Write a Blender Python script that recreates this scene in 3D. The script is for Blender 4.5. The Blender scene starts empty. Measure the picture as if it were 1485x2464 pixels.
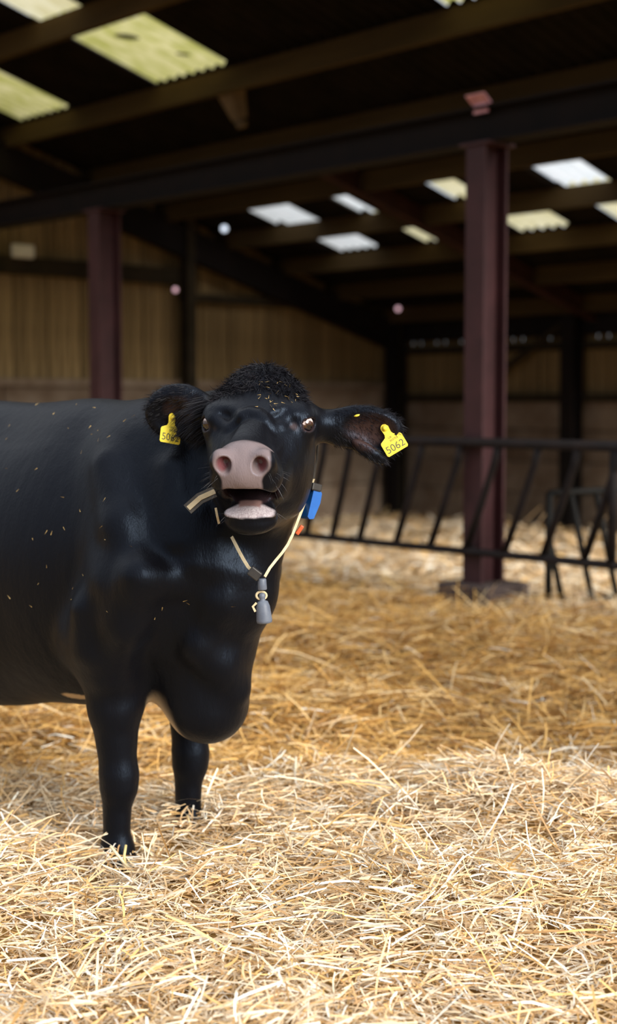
import bpy, bmesh, math
import numpy as np
from mathutils import Vector, Matrix

# ------------------------------------------------------------------ camera, sky, exposure
sc = bpy.context.scene
col = sc.collection
EYE = 1.375                                   # eye height above the straw by the cow
FPX = 2464 / 36 * 50
TILT = math.atan(266 / FPX)                   # horizon a little above the frame's middle
cd = bpy.data.cameras.new('camera')
cd.sensor_fit = 'VERTICAL'; cd.sensor_height = 36; cd.sensor_width = 36; cd.lens = 50
cd.dof.use_dof = True; cd.dof.focus_distance = 3.72; cd.dof.aperture_fstop = 1.8
cd.clip_end = 200
cam = bpy.data.objects.new('camera', cd); col.objects.link(cam)
cam.location = (0, 0, EYE); cam.rotation_euler = (math.pi / 2 - TILT, 0, 0)
sc.camera = cam

w = bpy.data.worlds.new('overcast_sky'); sc.world = w; w.use_nodes = True
nt = w.node_tree; bg = nt.nodes['Background']
tc = nt.nodes.new('ShaderNodeTexCoord'); sx = nt.nodes.new('ShaderNodeSeparateXYZ')
rp = nt.nodes.new('ShaderNodeValToRGB')       # overcast: brighter overhead than at the horizon
rp.color_ramp.elements[0].position = 0.0; rp.color_ramp.elements[0].color = (.26, .29, .33, 1)
rp.color_ramp.elements[1].position = 1.0; rp.color_ramp.elements[1].color = (.94, .97, 1.0, 1)
nt.links.new(tc.outputs['Generated'], sx.inputs[0]); nt.links.new(sx.outputs['Z'], rp.inputs[0])
nt.links.new(rp.outputs[0], bg.inputs['Color']); bg.inputs['Strength'].default_value = 1.6
sun_d = bpy.data.lights.new('hazy_sun', 'SUN'); sun_d.energy = 6.0; sun_d.angle = math.radians(34); sun_d.color = (1, .95, .86)
sun = bpy.data.objects.new('hazy_sun', sun_d); col.objects.link(sun)
sun.rotation_euler = (math.radians(66), 0, math.radians(41))   # hazy, from the barn's open right end
vs = sc.view_settings
vs.view_transform = 'Standard'; vs.look = 'None'; vs.exposure = 0.0; vs.gamma = 1; vs.use_curve_mapping = False
sc.cycles.max_bounces = 6; sc.cycles.diffuse_bounces = 4; sc.cycles.glossy_bounces = 3
sc.cycles.transmission_bounces = 4; sc.cycles.transparent_max_bounces = 6
sc.cycles.caustics_reflective = False; sc.cycles.caustics_refractive = False

rng = np.random.default_rng(5062)

# ------------------------------------------------------------------ helpers
def ray(px, py):
    x = (px - 742.5) / FPX; u = -(py - 1232) / FPX
    return Vector((x, math.cos(TILT) + math.sin(TILT) * u, -math.sin(TILT) + math.cos(TILT) * u))
def at(px, py, Y):                            # the point at depth Y along a sight line
    r = ray(px, py); return Vector((0, 0, EYE)) + r * (Y / r.y)

D = np.array([-3.15, 3.4]); D /= np.linalg.norm(D)       # along the barn, towards the gable
N = np.array([D[1], -D[0]])                              # down the roof slope
S0 = float(np.array([1.25, 10.1]) @ N)
FALL = .28; ROOF0 = 3.3 + EYE                            # roof height over the post line
def B(s, u, z):                                          # barn coordinates to world
    p = N * (s + S0) + D * u; return Vector((p[0], p[1], z))
BROT = Matrix(((N[0], D[0], 0), (N[1], D[1], 0), (0, 0, 1)))   # local x down slope, y along barn
def roof_z(s): return ROOF0 - FALL * s

def link(name, me, mat=None, parent=None):
    o = bpy.data.objects.new(name, me); col.objects.link(o)
    if mat is not None and len(me.materials) == 0: me.materials.append(mat)
    if parent is not None: o.parent = parent
    return o
def tag(o, label=None, cat=None, group=None, kind=None):
    if label: o['label'] = label
    if cat: o['category'] = cat
    if group: o['group'] = group
    if kind: o['kind'] = kind
    return o
def empty(name, loc=(0, 0, 0), rz=0):
    o = bpy.data.objects.new(name, None); col.objects.link(o)
    o.location = loc; o.rotation_euler = (0, 0, rz); o.empty_display_size = .1
    return o
def mesh_np(name, V, Fq, smooth=False):
    V = np.asarray(V, dtype=np.float32); Fq = np.asarray(Fq, dtype=np.int32)
    me = bpy.data.meshes.new(name)
    k = Fq.shape[1]
    me.vertices.add(len(V)); me.vertices.foreach_set('co', V.ravel())
    me.loops.add(Fq.size); me.loops.foreach_set('vertex_index', Fq.ravel())
    me.polygons.add(len(Fq)); me.polygons.foreach_set('loop_start', np.arange(0, Fq.size, k, dtype=np.int32))
    if smooth: me.polygons.foreach_set('use_smooth', np.ones(len(Fq), dtype=bool))
    me.update(calc_edges=True); me.validate()
    return me
def set_col(me, C, name='Col'):
    a = me.color_attributes.new(name, 'FLOAT_COLOR', 'POINT')
    C = np.asarray(C, dtype=np.float32)
    if C.shape[1] == 3: C = np.c_[C, np.ones(len(C), dtype=np.float32)]
    a.data.foreach_set('color', np.ascontiguousarray(C, dtype=np.float32).ravel())

class MB:                                               # collects shapes into one mesh
    def __init__(s): s.bm = bmesh.new()
    def box(s, c, size, R=None, bevel=0.0):
        r = bmesh.ops.create_cube(s.bm, size=1)
        vs_ = r['verts']
        bmesh.ops.scale(s.bm, vec=size, verts=vs_)
        if bevel:
            ed = list({e for v in vs_ for e in v.link_edges})
            b = bmesh.ops.bevel(s.bm, geom=ed, offset=bevel, segments=2, affect='EDGES', profile=.5)
            vs_ = list({v for f in b['faces'] for v in f.verts} | {v for v in vs_ if v.is_valid})
        if R is not None: bmesh.ops.transform(s.bm, matrix=R.to_4x4(), verts=vs_)
        bmesh.ops.translate(s.bm, vec=Vector(c), verts=vs_)
        return s
    def tube(s, pts, r, n=10, closed=False):
        pts = [Vector(p) for p in pts]; m = len(pts)
        rs = r if isinstance(r, (list, tuple)) else [r] * m
        rings = []; up = Vector((0, 0, 1)); prev = None
        for i, p in enumerate(pts):
            a = pts[(i - 1) % m] if (closed or i) else p
            b = pts[(i + 1) % m] if (closed or i < m - 1) else p
            t = (b - a).normalized()
            if prev is None:
                x = t.cross(up) if abs(t.dot(up)) < .95 else t.cross(Vector((1, 0, 0)))
            else: x = prev - t * prev.dot(t)
            x.normalize(); y = t.cross(x); prev = x
            rings.append([s.bm.verts.new(p + (x * math.cos(k * 2 * math.pi / n) + y * math.sin(k * 2 * math.pi / n)) * rs[i]) for k in range(n)])
        for i in range(m if closed else m - 1):
            A, C = rings[i], rings[(i + 1) % m]
            for k in range(n): s.bm.faces.new((A[k], A[(k + 1) % n], C[(k + 1) % n], C[k]))
        if not closed:
            s.bm.faces.new(rings[0][::-1]); s.bm.faces.new(rings[-1])
        return s
    def ribbon(s, pts, ups, wd, th):                    # a strap: rectangular section swept along pts
        pts = [Vector(p) for p in pts]; rings = []
        for i, p in enumerate(pts):
            t = (pts[min(i + 1, len(pts) - 1)] - pts[max(i - 1, 0)]).normalized()
            nn = Vector(ups[i] if isinstance(ups, list) else ups); nn = (nn - t * nn.dot(t)).normalized(); b = t.cross(nn)
            rings.append([s.bm.verts.new(p + b * (wd / 2 * i_) + nn * (th / 2 * j_)) for i_, j_ in ((-1, -1), (1, -1), (1, 1), (-1, 1))])
        for A, C in zip(rings[:-1], rings[1:]):
            for k in range(4): s.bm.faces.new((A[k], A[(k + 1) % 4], C[(k + 1) % 4], C[k]))
        s.bm.faces.new(rings[0][::-1]); s.bm.faces.new(rings[-1]); return s
    def lathe(s, prof, n=20, M=None):
        rings = [[s.bm.verts.new((r * math.cos(2 * math.pi * k / n), r * math.sin(2 * math.pi * k / n), z)) for k in range(n)] for r, z in prof]
        for A, C in zip(rings[:-1], rings[1:]):
            for k in range(n): s.bm.faces.new((A[k], A[(k + 1) % n], C[(k + 1) % n], C[k]))
        s.bm.faces.new(rings[0][::-1]); s.bm.faces.new(rings[-1])
        if M is not None: bmesh.ops.transform(s.bm, matrix=M, verts=[v for q in rings for v in q])
        return s
    def prism(s, out, th):                              # outline in x,y extruded along z
        a = [s.bm.verts.new((x, y, -th / 2)) for x, y in out]; b = [s.bm.verts.new((x, y, th / 2)) for x, y in out]
        s.bm.faces.new(a[::-1]); s.bm.faces.new(b); m = len(out)
        for k in range(m): s.bm.faces.new((a[k], a[(k + 1) % m], b[(k + 1) % m], b[k]))
        return s
    def build(s, name, mat, parent=None, smooth=False, origin=None):
        bmesh.ops.recalc_face_normals(s.bm, faces=s.bm.faces)
        if origin is not None: bmesh.ops.translate(s.bm, vec=-Vector(origin), verts=s.bm.verts)
        me = bpy.data.meshes.new(name); s.bm.to_mesh(me); s.bm.free()
        if smooth:
            for p in me.polygons: p.use_smooth = True
        o = link(name, me, mat, parent)
        if origin is not None: o.location = origin
        return o

def pmat(name, base, base2=None, scale=6, rough=.7, bump=.0, bscale=40, stretch=(1, 1, 1), metal=0, spec=.5, attr=None, detail=5, object_random=0.0):
    m = bpy.data.materials.new(name); m.use_nodes = True; t = m.node_tree; p = t.nodes['Principled BSDF']
    p.inputs['Roughness'].default_value = rough; p.inputs['Metallic'].default_value = metal
    p.inputs['Specular IOR Level'].default_value = spec
    co = t.nodes.new('ShaderNodeTexCoord'); mp = t.nodes.new('ShaderNodeMapping'); mp.inputs['Scale'].default_value = stretch
    t.links.new(co.outputs['Object'], mp.inputs[0])
    out = None
    if base2 is not None:
        n = t.nodes.new('ShaderNodeTexNoise'); n.inputs['Scale'].default_value = scale; n.inputs['Detail'].default_value = detail
        n.inputs['Roughness'].default_value = .6
        t.links.new(mp.outputs[0], n.inputs['Vector'])
        r = t.nodes.new('ShaderNodeValToRGB'); r.color_ramp.elements[0].position = .32; r.color_ramp.elements[1].position = .68
        r.color_ramp.elements[0].color = (*base, 1); r.color_ramp.elements[1].color = (*base2, 1)
        t.links.new(n.outputs[0], r.inputs[0]); out = r.outputs[0]
    if attr:
        a = t.nodes.new('ShaderNodeAttribute'); a.attribute_name = attr
        out = a.outputs['Color']
    if object_random and out is not None:
        oi = t.nodes.new('ShaderNodeObjectInfo'); mr = t.nodes.new('ShaderNodeMapRange')
        mr.inputs['To Min'].default_value = 1 - object_random; mr.inputs['To Max'].default_value = 1 + object_random
        t.links.new(oi.outputs['Random'], mr.inputs[0])
        mx = t.nodes.new('ShaderNodeVectorMath'); mx.operation = 'SCALE'
        t.links.new(out, mx.inputs[0]); t.links.new(mr.outputs[0], mx.inputs['Scale']); out = mx.outputs[0]
    if out is not None: t.links.new(out, p.inputs['Base Color'])
    else: p.inputs['Base Color'].default_value = (*base, 1)
    if bump:
        nb = t.nodes.new('ShaderNodeTexNoise'); nb.inputs['Scale'].default_value = bscale; nb.inputs['Detail'].default_value = 4
        t.links.new(mp.outputs[0], nb.inputs['Vector'])
        b = t.nodes.new('ShaderNodeBump'); b.inputs['Strength'].default_value = bump; b.inputs['Distance'].default_value = .01
        t.links.new(nb.outputs[0], b.inputs['Height']); t.links.new(b.outputs[0], p.inputs['Normal'])
    return m

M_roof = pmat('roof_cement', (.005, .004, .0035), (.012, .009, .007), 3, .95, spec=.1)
M_purlin = pmat('purlin_timber', (.040, .025, .008), (.066, .042, .014), 5, .85, .3, 30, (1, .15, 1), spec=.2)
M_red = pmat('maroon_steel', (.034, .010, .012), (.060, .019, .022), 4, .6, .2, 30, spec=.35)
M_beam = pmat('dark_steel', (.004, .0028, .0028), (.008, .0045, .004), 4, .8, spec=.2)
M_rafter = pmat('rust_steel', (.020, .006, .004), (.04, .014, .009), 4, .7, spec=.2)
M_board = pmat('weathered_board', (.15, .10, .045), (.26, .18, .085), 4, .9, .4, 30, (8, 8, .6), spec=.15, object_random=.22)
M_rail = pmat('wall_rail', (.02, .016, .010), (.035, .026, .016), 4, .9, spec=.1)
M_conc = pmat('stained_concrete', (.13, .085, .055), (.26, .20, .15), 2.2, .95, .3, 25, spec=.15, object_random=.15)
M_concb = pmat('plinth_concrete', (.06, .045, .045), (.12, .09, .08), 6, .95, .4, 30, spec=.15)
M_bars = pmat('barrier_steel', (.007, .006, .007), (.018, .012, .012), 8, .6, .2, 60, spec=.2)
M_hurdle = pmat('hurdle_steel', (.005, .005, .005), (.010, .009, .008), 8, .65, .2, 60, spec=.18)
M_under = pmat('trodden_straw', (.22, .12, .035), (.42, .26, .09), 14, .95, .8, 60, spec=.1)
M_straw = pmat('straw_stalk', (.7, .5, .25), attr='Col', rough=.55, spec=.35)
M_yard = pmat('yard_concrete', (.07, .068, .062), (.11, .10, .09), 2, .95, spec=.2)
M_lamp = pmat('lamp_housing', (.10, .07, .04), (.16, .11, .06), 8, .7, spec=.3)
M_white = pmat('pale_plastic', (.6, .58, .52), (.7, .68, .6), 10, .5)
def translucent(name, ca, cb, clear, scale=9):
    m = bpy.data.materials.new(name); m.use_nodes = True; t = m.node_tree
    for n_ in list(t.nodes):
        if n_.type == 'BSDF_PRINCIPLED': t.nodes.remove(n_)
    o = t.nodes['Material Output']
    co = t.nodes.new('ShaderNodeTexCoord'); mp = t.nodes.new('ShaderNodeMapping'); mp.inputs['Scale'].default_value = (.35, 1.6, 1)
    nz = t.nodes.new('ShaderNodeTexNoise'); nz.inputs['Scale'].default_value = scale; nz.inputs['Detail'].default_value = 6
    r = t.nodes.new('ShaderNodeValToRGB'); r.color_ramp.elements[0].position = .35; r.color_ramp.elements[1].position = .66
    r.color_ramp.elements[0].color = (*ca, 1); r.color_ramp.elements[1].color = (*cb, 1)
    tr = t.nodes.new('ShaderNodeBsdfTranslucent'); tp = t.nodes.new('ShaderNodeBsdfTransparent'); mx = t.nodes.new('ShaderNodeMixShader')
    t.links.new(co.outputs['Object'], mp.inputs[0]); t.links.new(mp.outputs[0], nz.inputs[0]); t.links.new(nz.outputs[0], r.inputs[0])
    t.links.new(r.outputs[0], tr.inputs[0]); t.links.new(r.outputs[0], tp.inputs[0])
    mx.inputs[0].default_value = clear
    t.links.new(tr.outputs[0], mx.inputs[1]); t.links.new(tp.outputs[0], mx.inputs[2]); t.links.new(mx.outputs[0], o.inputs[0])
    return m
M_sky_y = translucent('algae_skylight', (.52, .49, .13), (.82, .73, .36), .1)
M_sky_c = translucent('cream_skylight', (.74, .65, .36), (.90, .82, .55), .1)
M_sky_w = translucent('clear_skylight', (.92, .95, .95), (1, 1, 1), .1)
M_dirt = pmat('leaf_dirt', (.02, .015, .01), rough=.9)
def emis(name, c, st):
    m = bpy.data.materials.new(name); m.use_nodes = True; p = m.node_tree.nodes['Principled BSDF']
    p.inputs['Emission Color'].default_value = (*c, 1); p.inputs['Emission Strength'].default_value = st
    p.inputs['Base Color'].default_value = (*c, 1)
    return m

# ------------------------------------------------------------------ ground
def vnoise(x, y, seed):
    r = np.random.default_rng(seed); G = r.random((64, 64))
    xi = np.floor(x).astype(int); yi = np.floor(y).astype(int); fx = x - xi; fy = y - yi
    fx = fx * fx * (3 - 2 * fx); fy = fy * fy * (3 - 2 * fy)
    g = lambda a, b: G[a % 64, b % 64]
    return (g(xi, yi) * (1 - fx) + g(xi + 1, yi) * fx) * (1 - fy) + (g(xi, yi + 1) * (1 - fx) + g(xi + 1, yi + 1) * fx) * fy
def sstep(a, b, x):
    t = np.clip((x - a) / (b - a), 0, 1); return t * t * (3 - 2 * t)
def ground(x, y):
    x = np.asarray(x, float); y = np.asarray(y, float)
    s = x * N[0] + y * N[1] - S0
    z = -.21 * sstep(.2, 4.0, s) - .075 * sstep(-1.3, -.4, s)
    lump = (vnoise(x * 1.3 + 9, y * 1.3 + 4, 1) - .5) * .10 + (vnoise(x * 3.1, y * 3.1 + 7, 2) - .5) * .075 + (vnoise(x * 7.3, y * 7.3 + 3, 3) - .5) * .035
    z += lump * (1 - .75 * sstep(-.5, 1.0, s))
    z += .05 * np.exp(-((y - 4.75 + .10 * x) / .40) ** 2) * sstep(-.15, .45, x)          # heap of fresh straw
    z -= .06 * np.exp(-((y - 5.5) / .5) ** 2)
    z += .05 * np.exp(-((y - 7.6 + .25 * x) / .9) ** 2) * sstep(-1.5, .6, x)
    z -= .065 * np.exp(-(((x + .60) / .30) ** 2 + ((y - 4.12) / .34) ** 2)) - .03 * np.exp(-(((x + .36) / .25) ** 2 + ((y - 4.42) / .3) ** 2))
    return z
gx = np.r_[np.linspace(-14, -4, 20), np.linspace(-3.8, 4.5, 140), np.linspace(5, 15, 20)]
gy = np.r_[np.linspace(-8, 1.8, 16), np.linspace(2, 11, 150), np.linspace(11.2, 26, 50)]
GX, GY = np.meshgrid(gx, gy)
V = np.c_[GX.ravel(), GY.ravel(), ground(GX.ravel(), GY.ravel()) - .012]
ny, nx = GX.shape; ii = (np.arange(ny - 1)[:, None] * nx + np.arange(nx - 1)[None]).ravel()
floor = link('floor', mesh_np('floor', V, np.c_[ii, ii + 1, ii + nx + 1, ii + nx], True), M_under)
tag(floor, kind='structure')
yard = MB().box((0, 10, -.75), (160, 160, .4)).build('outside_yard', M_yard); tag(yard, kind='structure')

# ------------------------------------------------------------------ roof
U_END, S_EAVE, S_OPEN, U_OPEN = 14.6, 7.5, -2.6, 4.8
def corrugated(ds, du, u0=0, amp=.026, pitch=.146, per=8):
    k = max(4, int(round(du / pitch * per)) // 2 * 2)
    ys = np.linspace(0, du, k + 1); zs = amp * np.cos((ys + u0) / pitch * 2 * np.pi)
    V = []
    for s_ in (0, ds):
        for y_, z_ in zip(ys, zs): V.append((s_, y_, z_ - FALL * s_))
    m = k + 1
    Fq = [(i, i + 1, m + i + 1, m + i) for i in range(k)]
    return mesh_np('sheet', V, Fq, True)
ceiling = empty('ceiling', B(0, 8, ROOF0)); ceiling.rotation_euler = BROT.to_euler(); tag(ceiling, kind='structure')
PUR = [-2.6, -1.55, -.5, .86, 2.05, 3.14, 4.12, 5.1, 6.1, 7.1, 7.6]
# skylights: (row, u0, u1, material, what it looks like)
SKY = [(2, 10.33, 11.45, 'y', 'large yellow-green skylight with a dark leaf stain, top left of the barn roof'),
       (2, 12.90, 14.0, 'y', 'yellow skylight cut by the left picture edge below the large one'),
       (2, 6.70, 7.66, 'y', 'yellow skylight cut off at the top edge above the right post'),
       (1, 10.75, 11.5, 'c', 'pale skylight sliver in the top left corner of the roof'),
       (5, 12.58, 13.40, 'w', 'bright white skylight left of the narrow pair, upper of two'),
       (5, 11.62, 11.89, 'w', 'narrow white skylight strip above the narrow cream strip'),
       (6, 12.50, 13.30, 'w', 'bright white skylight nearest the gable, lower of two'),
       (6, 11.54, 11.78, 'c', 'narrow cream skylight strip beside the sloping rafter'),
       (5, 10.04, 10.42, 'c', 'cream skylight just left of the tall red post'),
       (5, 8.40, 9.06, 'w', 'white skylight just right of the top of the tall red post'),
       (6, 8.37, 8.97, 'c', 'cream skylight at the right edge of the picture'),
       (6, 9.62, 10.31, 'c', 'cream skylight partly hidden behind the tall red post')]
HID = [(5, 6.2, 7.2, 'w'), (6, 6.2, 7.2, 'w')]  # extra skylights out of view, added to light the far straw
MS = {'y': M_sky_y, 'c': M_sky_c, 'w': M_sky_w}
cache = {}
win = 0
wins = []
for r in range(len(PUR) - 1):
    s0, s1 = PUR[r], PUR[r + 1]
    lights = sorted([(a, b, m, lab) for (rr, a, b, m, lab) in SKY if rr == r] + [(a, b, m, None) for (rr, a, b, m) in HID if rr == r])
    cuts = []; u = U_OPEN if r > 2 else 2.0
    for a, b, m, lab in lights + [(U_END + .1, None, None, None)]:
        k = max(1, int(math.ceil((a - u) / 1.12)))
        for i in range(k): cuts.append((u + (a - u) * i / k, u + (a - u) * (i + 1) / k, None, None))
        if b is not None: cuts.append((a, b, m, lab)); u = b
    for a, b, m, lab in cuts:
        up = .02 if m is None else 0
        key = (r, round(b - a, 3), round(a, 3), m)
        lap = .15 if m is None else .0
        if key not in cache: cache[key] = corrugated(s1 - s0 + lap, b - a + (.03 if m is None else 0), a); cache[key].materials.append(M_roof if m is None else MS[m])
        o = bpy.data.objects.new('roof_sheet' if m is None else 'window_%d' % (win + 1), cache[key]); col.objects.link(o)
        sa = s0 - .07 if m is None else s0
        if m is None:
            o.parent = ceiling
            o.location = (sa, a - 8, roof_z(sa) - ROOF0 + .045 - .010 * (r % 2))
        else:
            win += 1
            o.location = B(sa, a, roof_z(sa) + .062); o.rotation_euler = BROT.to_euler()
            tag(o, kind='structure'); wins.append(o)
            if lab: o['label'] = lab
w1 = [o for o in wins if o.get('label', '').startswith('large yellow')][0]
for (ds, du, rs) in ((.50, .50, .085), (.95, .25, .05)):       # stains lying on the big skylight
    q = MB().lathe([(rs * .4, -.004), (rs, 0), (rs * .5, .006)], 9, Matrix.Diagonal((1.6, 1, 1, 1))).build('leaf_stain', M_dirt, w1)
    q.location = (ds, du, -FALL * ds - .055)
w2 = [o for o in wins if o.get('label', '').startswith('yellow skylight cut by')][0]
q = MB().lathe([(.03, -.004), (.09, 0), (.03, .006)], 9, Matrix.Diagonal((1.6, 1, 1, 1))).build('leaf_stain', M_dirt, w2); q.location = (.25, .18, -FALL * .25 - .055)

for i, s_ in enumerate(PUR[:-1]):
    dp = .215
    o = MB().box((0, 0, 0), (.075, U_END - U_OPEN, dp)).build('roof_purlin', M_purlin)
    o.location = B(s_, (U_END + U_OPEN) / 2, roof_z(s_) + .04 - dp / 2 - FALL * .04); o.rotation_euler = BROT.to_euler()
    tag(o, kind='structure')
FRAMES = [6.3, 10.96, 14.38]
for u in FRAMES:                                          # sloping rafters
    sl = math.hypot(1, FALL); sb = 2.35 if u < 14 else 0; L_ = (S_EAVE - sb) * sl
    R = BROT @ Matrix.Rotation(math.atan(FALL), 3, 'Y')
    dd = .20 if u < 14 else .36
    m = MB(); m.box((0, 0, dd / 2 - .01), (L_, .15, .02)); m.box((0, 0, -dd / 2 + .01), (L_, .15, .02)); m.box((0, 0, 0), (L_, .03, dd - .03))
    o = m.build('roof_rafter', M_rafter if u < 14 else M_beam)
    sm = (S_EAVE + sb) / 2
    o.location = B(sm, u, roof_z(sm) - (.02 if u < 14 else .17) - dd / 2); o.rotation_euler = R.to_euler(); tag(o, kind='structure')
# deep dark beam carried by the posts, along the barn
m = MB(); L_ = U_END - U_OPEN
m.box((0, 0, .115), (.2, L_, .02)); m.box((0, 0, -.115), (.2, L_, .02)); m.box((0, 0, 0), (.03, L_, .22))
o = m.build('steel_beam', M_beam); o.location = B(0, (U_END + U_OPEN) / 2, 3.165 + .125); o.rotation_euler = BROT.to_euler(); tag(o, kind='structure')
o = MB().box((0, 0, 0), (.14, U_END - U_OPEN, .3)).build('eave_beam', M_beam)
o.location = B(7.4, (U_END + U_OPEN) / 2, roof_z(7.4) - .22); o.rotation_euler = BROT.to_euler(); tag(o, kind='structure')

# ------------------------------------------------------------------ posts
def stanchion(u, label, plinth):
    t = empty('steel_post', B(0, u, 0), math.atan2(N[1], N[0]))
    tag(t, label, 'post', 'maroon steel posts along the feed barrier')
    h = 3.165
    for sg, nm in ((-1, 'flange'), (1, 'flange')):
        MB().box((sg * .115, 0, (h - .2) / 2), (.024, .175, h + .2), bevel=.004).build(nm, M_red, t)
    MB().box((0, 0, (h - .2) / 2), (.206, .018, h + .2)).build('web', M_red, t)
    if plinth:
        MB().box((0, 0, -.06), (.47, .47, .30), bevel=.02).build('plinth', M_concb, t)
    MB().box((0, 0, h - .012), (.30, .26, .02)).build('cap_plate', M_red, t)
    return t
p1 = stanchion(6.56, 'tall maroon steel post on a concrete plinth, right of the cow', True)
p2 = stanchion(11.22, 'maroon steel post rising behind the cow\'s back, left of the picture', True)
M_pink = pmat('pink_highlight', (.62, .28, .34), (.75, .40, .45), 12, .5)  # pink highlight above the post, painted as the colour of an added plate
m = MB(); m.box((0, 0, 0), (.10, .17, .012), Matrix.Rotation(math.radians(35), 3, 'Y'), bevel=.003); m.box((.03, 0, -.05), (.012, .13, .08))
o = m.build('highlight_plate', M_pink); o.location = B(-.10, 6.56, 3.46); o.rotation_euler = BROT.to_euler()
tag(o, 'small added plate coloured as a pink highlight on the dark beam above the tall post', 'bracket')

# ------------------------------------------------------------------ gable wall (left) and back wall
wl = empty('wall_left', B(0, U_END, 0)); wl.rotation_euler = BROT.to_euler(); tag(wl, kind='structure')
bw = .155
bcache = {}
def add_board(parent, x, y, z0, z1, rot=0):
    h = round((z1 - z0) * 12) / 12
    if h < .1: return
    if (h, rot) not in bcache:
        sz = (bw - .014, .025, h) if not rot else (.025, bw - .014, h)
        m_ = MB(); m_.box((0, 0, h / 2), sz, bevel=.004)
        me = bpy.data.meshes.new('board'); m_.bm.to_mesh(me); m_.bm.free(); me.materials.append(M_board); bcache[(h, rot)] = me
    o = bpy.data.objects.new('board', bcache[(h, rot)]); col.objects.link(o); o.parent = parent; o.location = (x, y, z0)
s = -3.6; i = 0
while s < 7.45:
    rail = 2.95 if s < 3.45 else 2.70
    jit = .012 * ((i * 7) % 3 - 1)
    add_board(wl, s + bw / 2, jit * .6, 1.62, rail + .05)
    add_board(wl, s + bw / 2, .03 + jit * .6, rail - .05, roof_z(s) + .05)
    s += bw; i += 1
for (a, b, z, hh) in ((-3.6, 3.45, 2.95, .20), (3.45, 7.4, 2.70, .10), (-3.6, 7.4, 1.60, .09)):
    o = MB().box(((a + b) / 2, -.09, z), (b - a, .09, hh)).build('wall_rail', M_rail if z > 2 else M_conc, wl)
for k, s_ in enumerate((-1.2, 3.47, 7.35)):
    m = MB(); m.box((s_, -.15, 1.9), (.14, .02, 4.4)); m.box((s_, -.28, 1.9), (.14, .02, 4.4)); m.box((s_, -.21, 1.9), (.02, .14, 4.4))
    m.build('wall_post', M_rail, wl)
for r in range(4):
    for k in range(5):
        MB().box((-2.5 + 2.25 * k, -.0, -.28 + .475 * (r + .5)), (2.23, .10, .462), bevel=.012).build('concrete_panel', M_conc, wl)
wb = empty('wall_back', B(S_EAVE, 0, 0)); wb.rotation_euler = BROT.to_euler(); tag(wb, kind='structure')
MB().box((1.9, .08, 2.6), (11.4, .03, 6.4)).build('backing_sheet', M_rail, wl)
MB().box((.08, 11.4, .9), (.03, 6.5, 2.6)).build('backing_sheet', M_rail, wb)
wr = empty('shade_wall_right', B(0, 2.0, 0)); wr.rotation_euler = BROT.to_euler(); tag(wr, kind='structure')  # unseen gapped boarding, added to shade the middle straw and pass some sun
for k in range(17): add_board(wr, -3.62 + .235 * k, 0, -.3, roof_z(max(-2.6, -3.62 + .235 * k)) - .02)
MB().box((-1.75, -.06, 2.2), (3.9, .08, .14)).build('wall_rail', M_rail, wr)
u = 8.2; i = 0
while u < 14.6:
    add_board(wb, .012 * ((i * 5) % 3 - 1), u + bw / 2, 1.42, roof_z(S_EAVE) + .05, 1); u += bw; i += 1
for z_ in (1.42, 2.1):
    MB().box((-.1, 11.4, z_), (.09, 6.4, .10)).build('wall_rail', M_rail, wb)
for u_ in (14.35, 11.22, 8.2):
    m = MB(); m.box((-.16, u_, 1.15), (.02, .2, 3.0)); m.box((-.36, u_, 1.15), (.02, .2, 3.0)); m.box((-.26, u_, 1.15), (.2, .02, 3.0))
    m.build('wall_post', M_beam, wb)
MB().tube([(-.2, 13.0, 1.45), (-.2, 11.3, 2.45)], .05, 8).build('wind_brace', M_rail, wb)
for r in range(4):
    for k in range(3):
        MB().box((0, 9.35 + 2.15 * k, -.28 + .425 * (r + .5)), (.10, 2.13, .415), bevel=.012).build('concrete_panel', M_conc, wb)

# ------------------------------------------------------------------ small fittings and daylight specks on the walls and roof
def uv_of(px, py, s=None, u=None):
    r = ray(px, py)
    a = np.array([r.x, r.y])
    t = (s + S0) / (a @ N) if s is not None else u / (a @ D)
    P = Vector((0, 0, EYE)) + r * t
    return P
m = MB(); m.box((0, 0, 0), (.27, .08, .15), bevel=.015)
o = m.build('junction_box', M_white); o.location = uv_of(55, 605, u=14.40); o.rotation_euler = BROT.to_euler()
tag(o, 'small pale box fixed high on the boarded gable wall at the far left', 'box')
M_glow = emis('speck_glow', (.75, .85, 1), 1.4); M_glow2 = emis('speck_glow_pink', (1, .62, .72), .8)
def glow_speck(px, py, u, r, mat, label, g, s=None):  # daylight through small holes, made as added glowing discs with a rim
    P = uv_of(px, py, s=s, u=u)
    t = empty('daylight_speck', P); t.rotation_euler = (Vector((0, 0, EYE)) - P).to_track_quat('Z', 'Y').to_euler()
    tag(t, label, 'lamp', g)
    MB().lathe([(r * .9, -.05), (r * 1.15, -.045), (r * 1.15, -.012), (r * 1.02, -.01)], 16).build('speck_rim', M_lamp, t, True)
    MB().lathe([(r, -.012), (r * .93, .01), (r * .6, .028), (r * .1, .034)], 16).build('speck_disc', mat, t, True)
glow_speck(540, 550, 14.2, .042, M_glow, 'added glowing disc for a bluish speck of daylight under the roof left of the white skylights', 'small daylight specks')
glow_speck(422, 697, 14.25, .03, M_glow2, 'tiny added glowing disc for a pinkish speck of daylight on the dark gable wall post', 'small daylight specks')
glow_speck(958, 743, None, .035, M_glow2, 'tiny pinkish lamp high in the far dark corner right of the cow\'s head', 'small daylight specks', s=7.0)
P = uv_of(560, 232, s=1.02)
t = empty('hanging_lamp', P); t.rotation_euler = BROT.to_euler(); tag(t, 'dull brown barn lamp hanging below the purlin beside the large yellow skylight', 'lamp')
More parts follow.
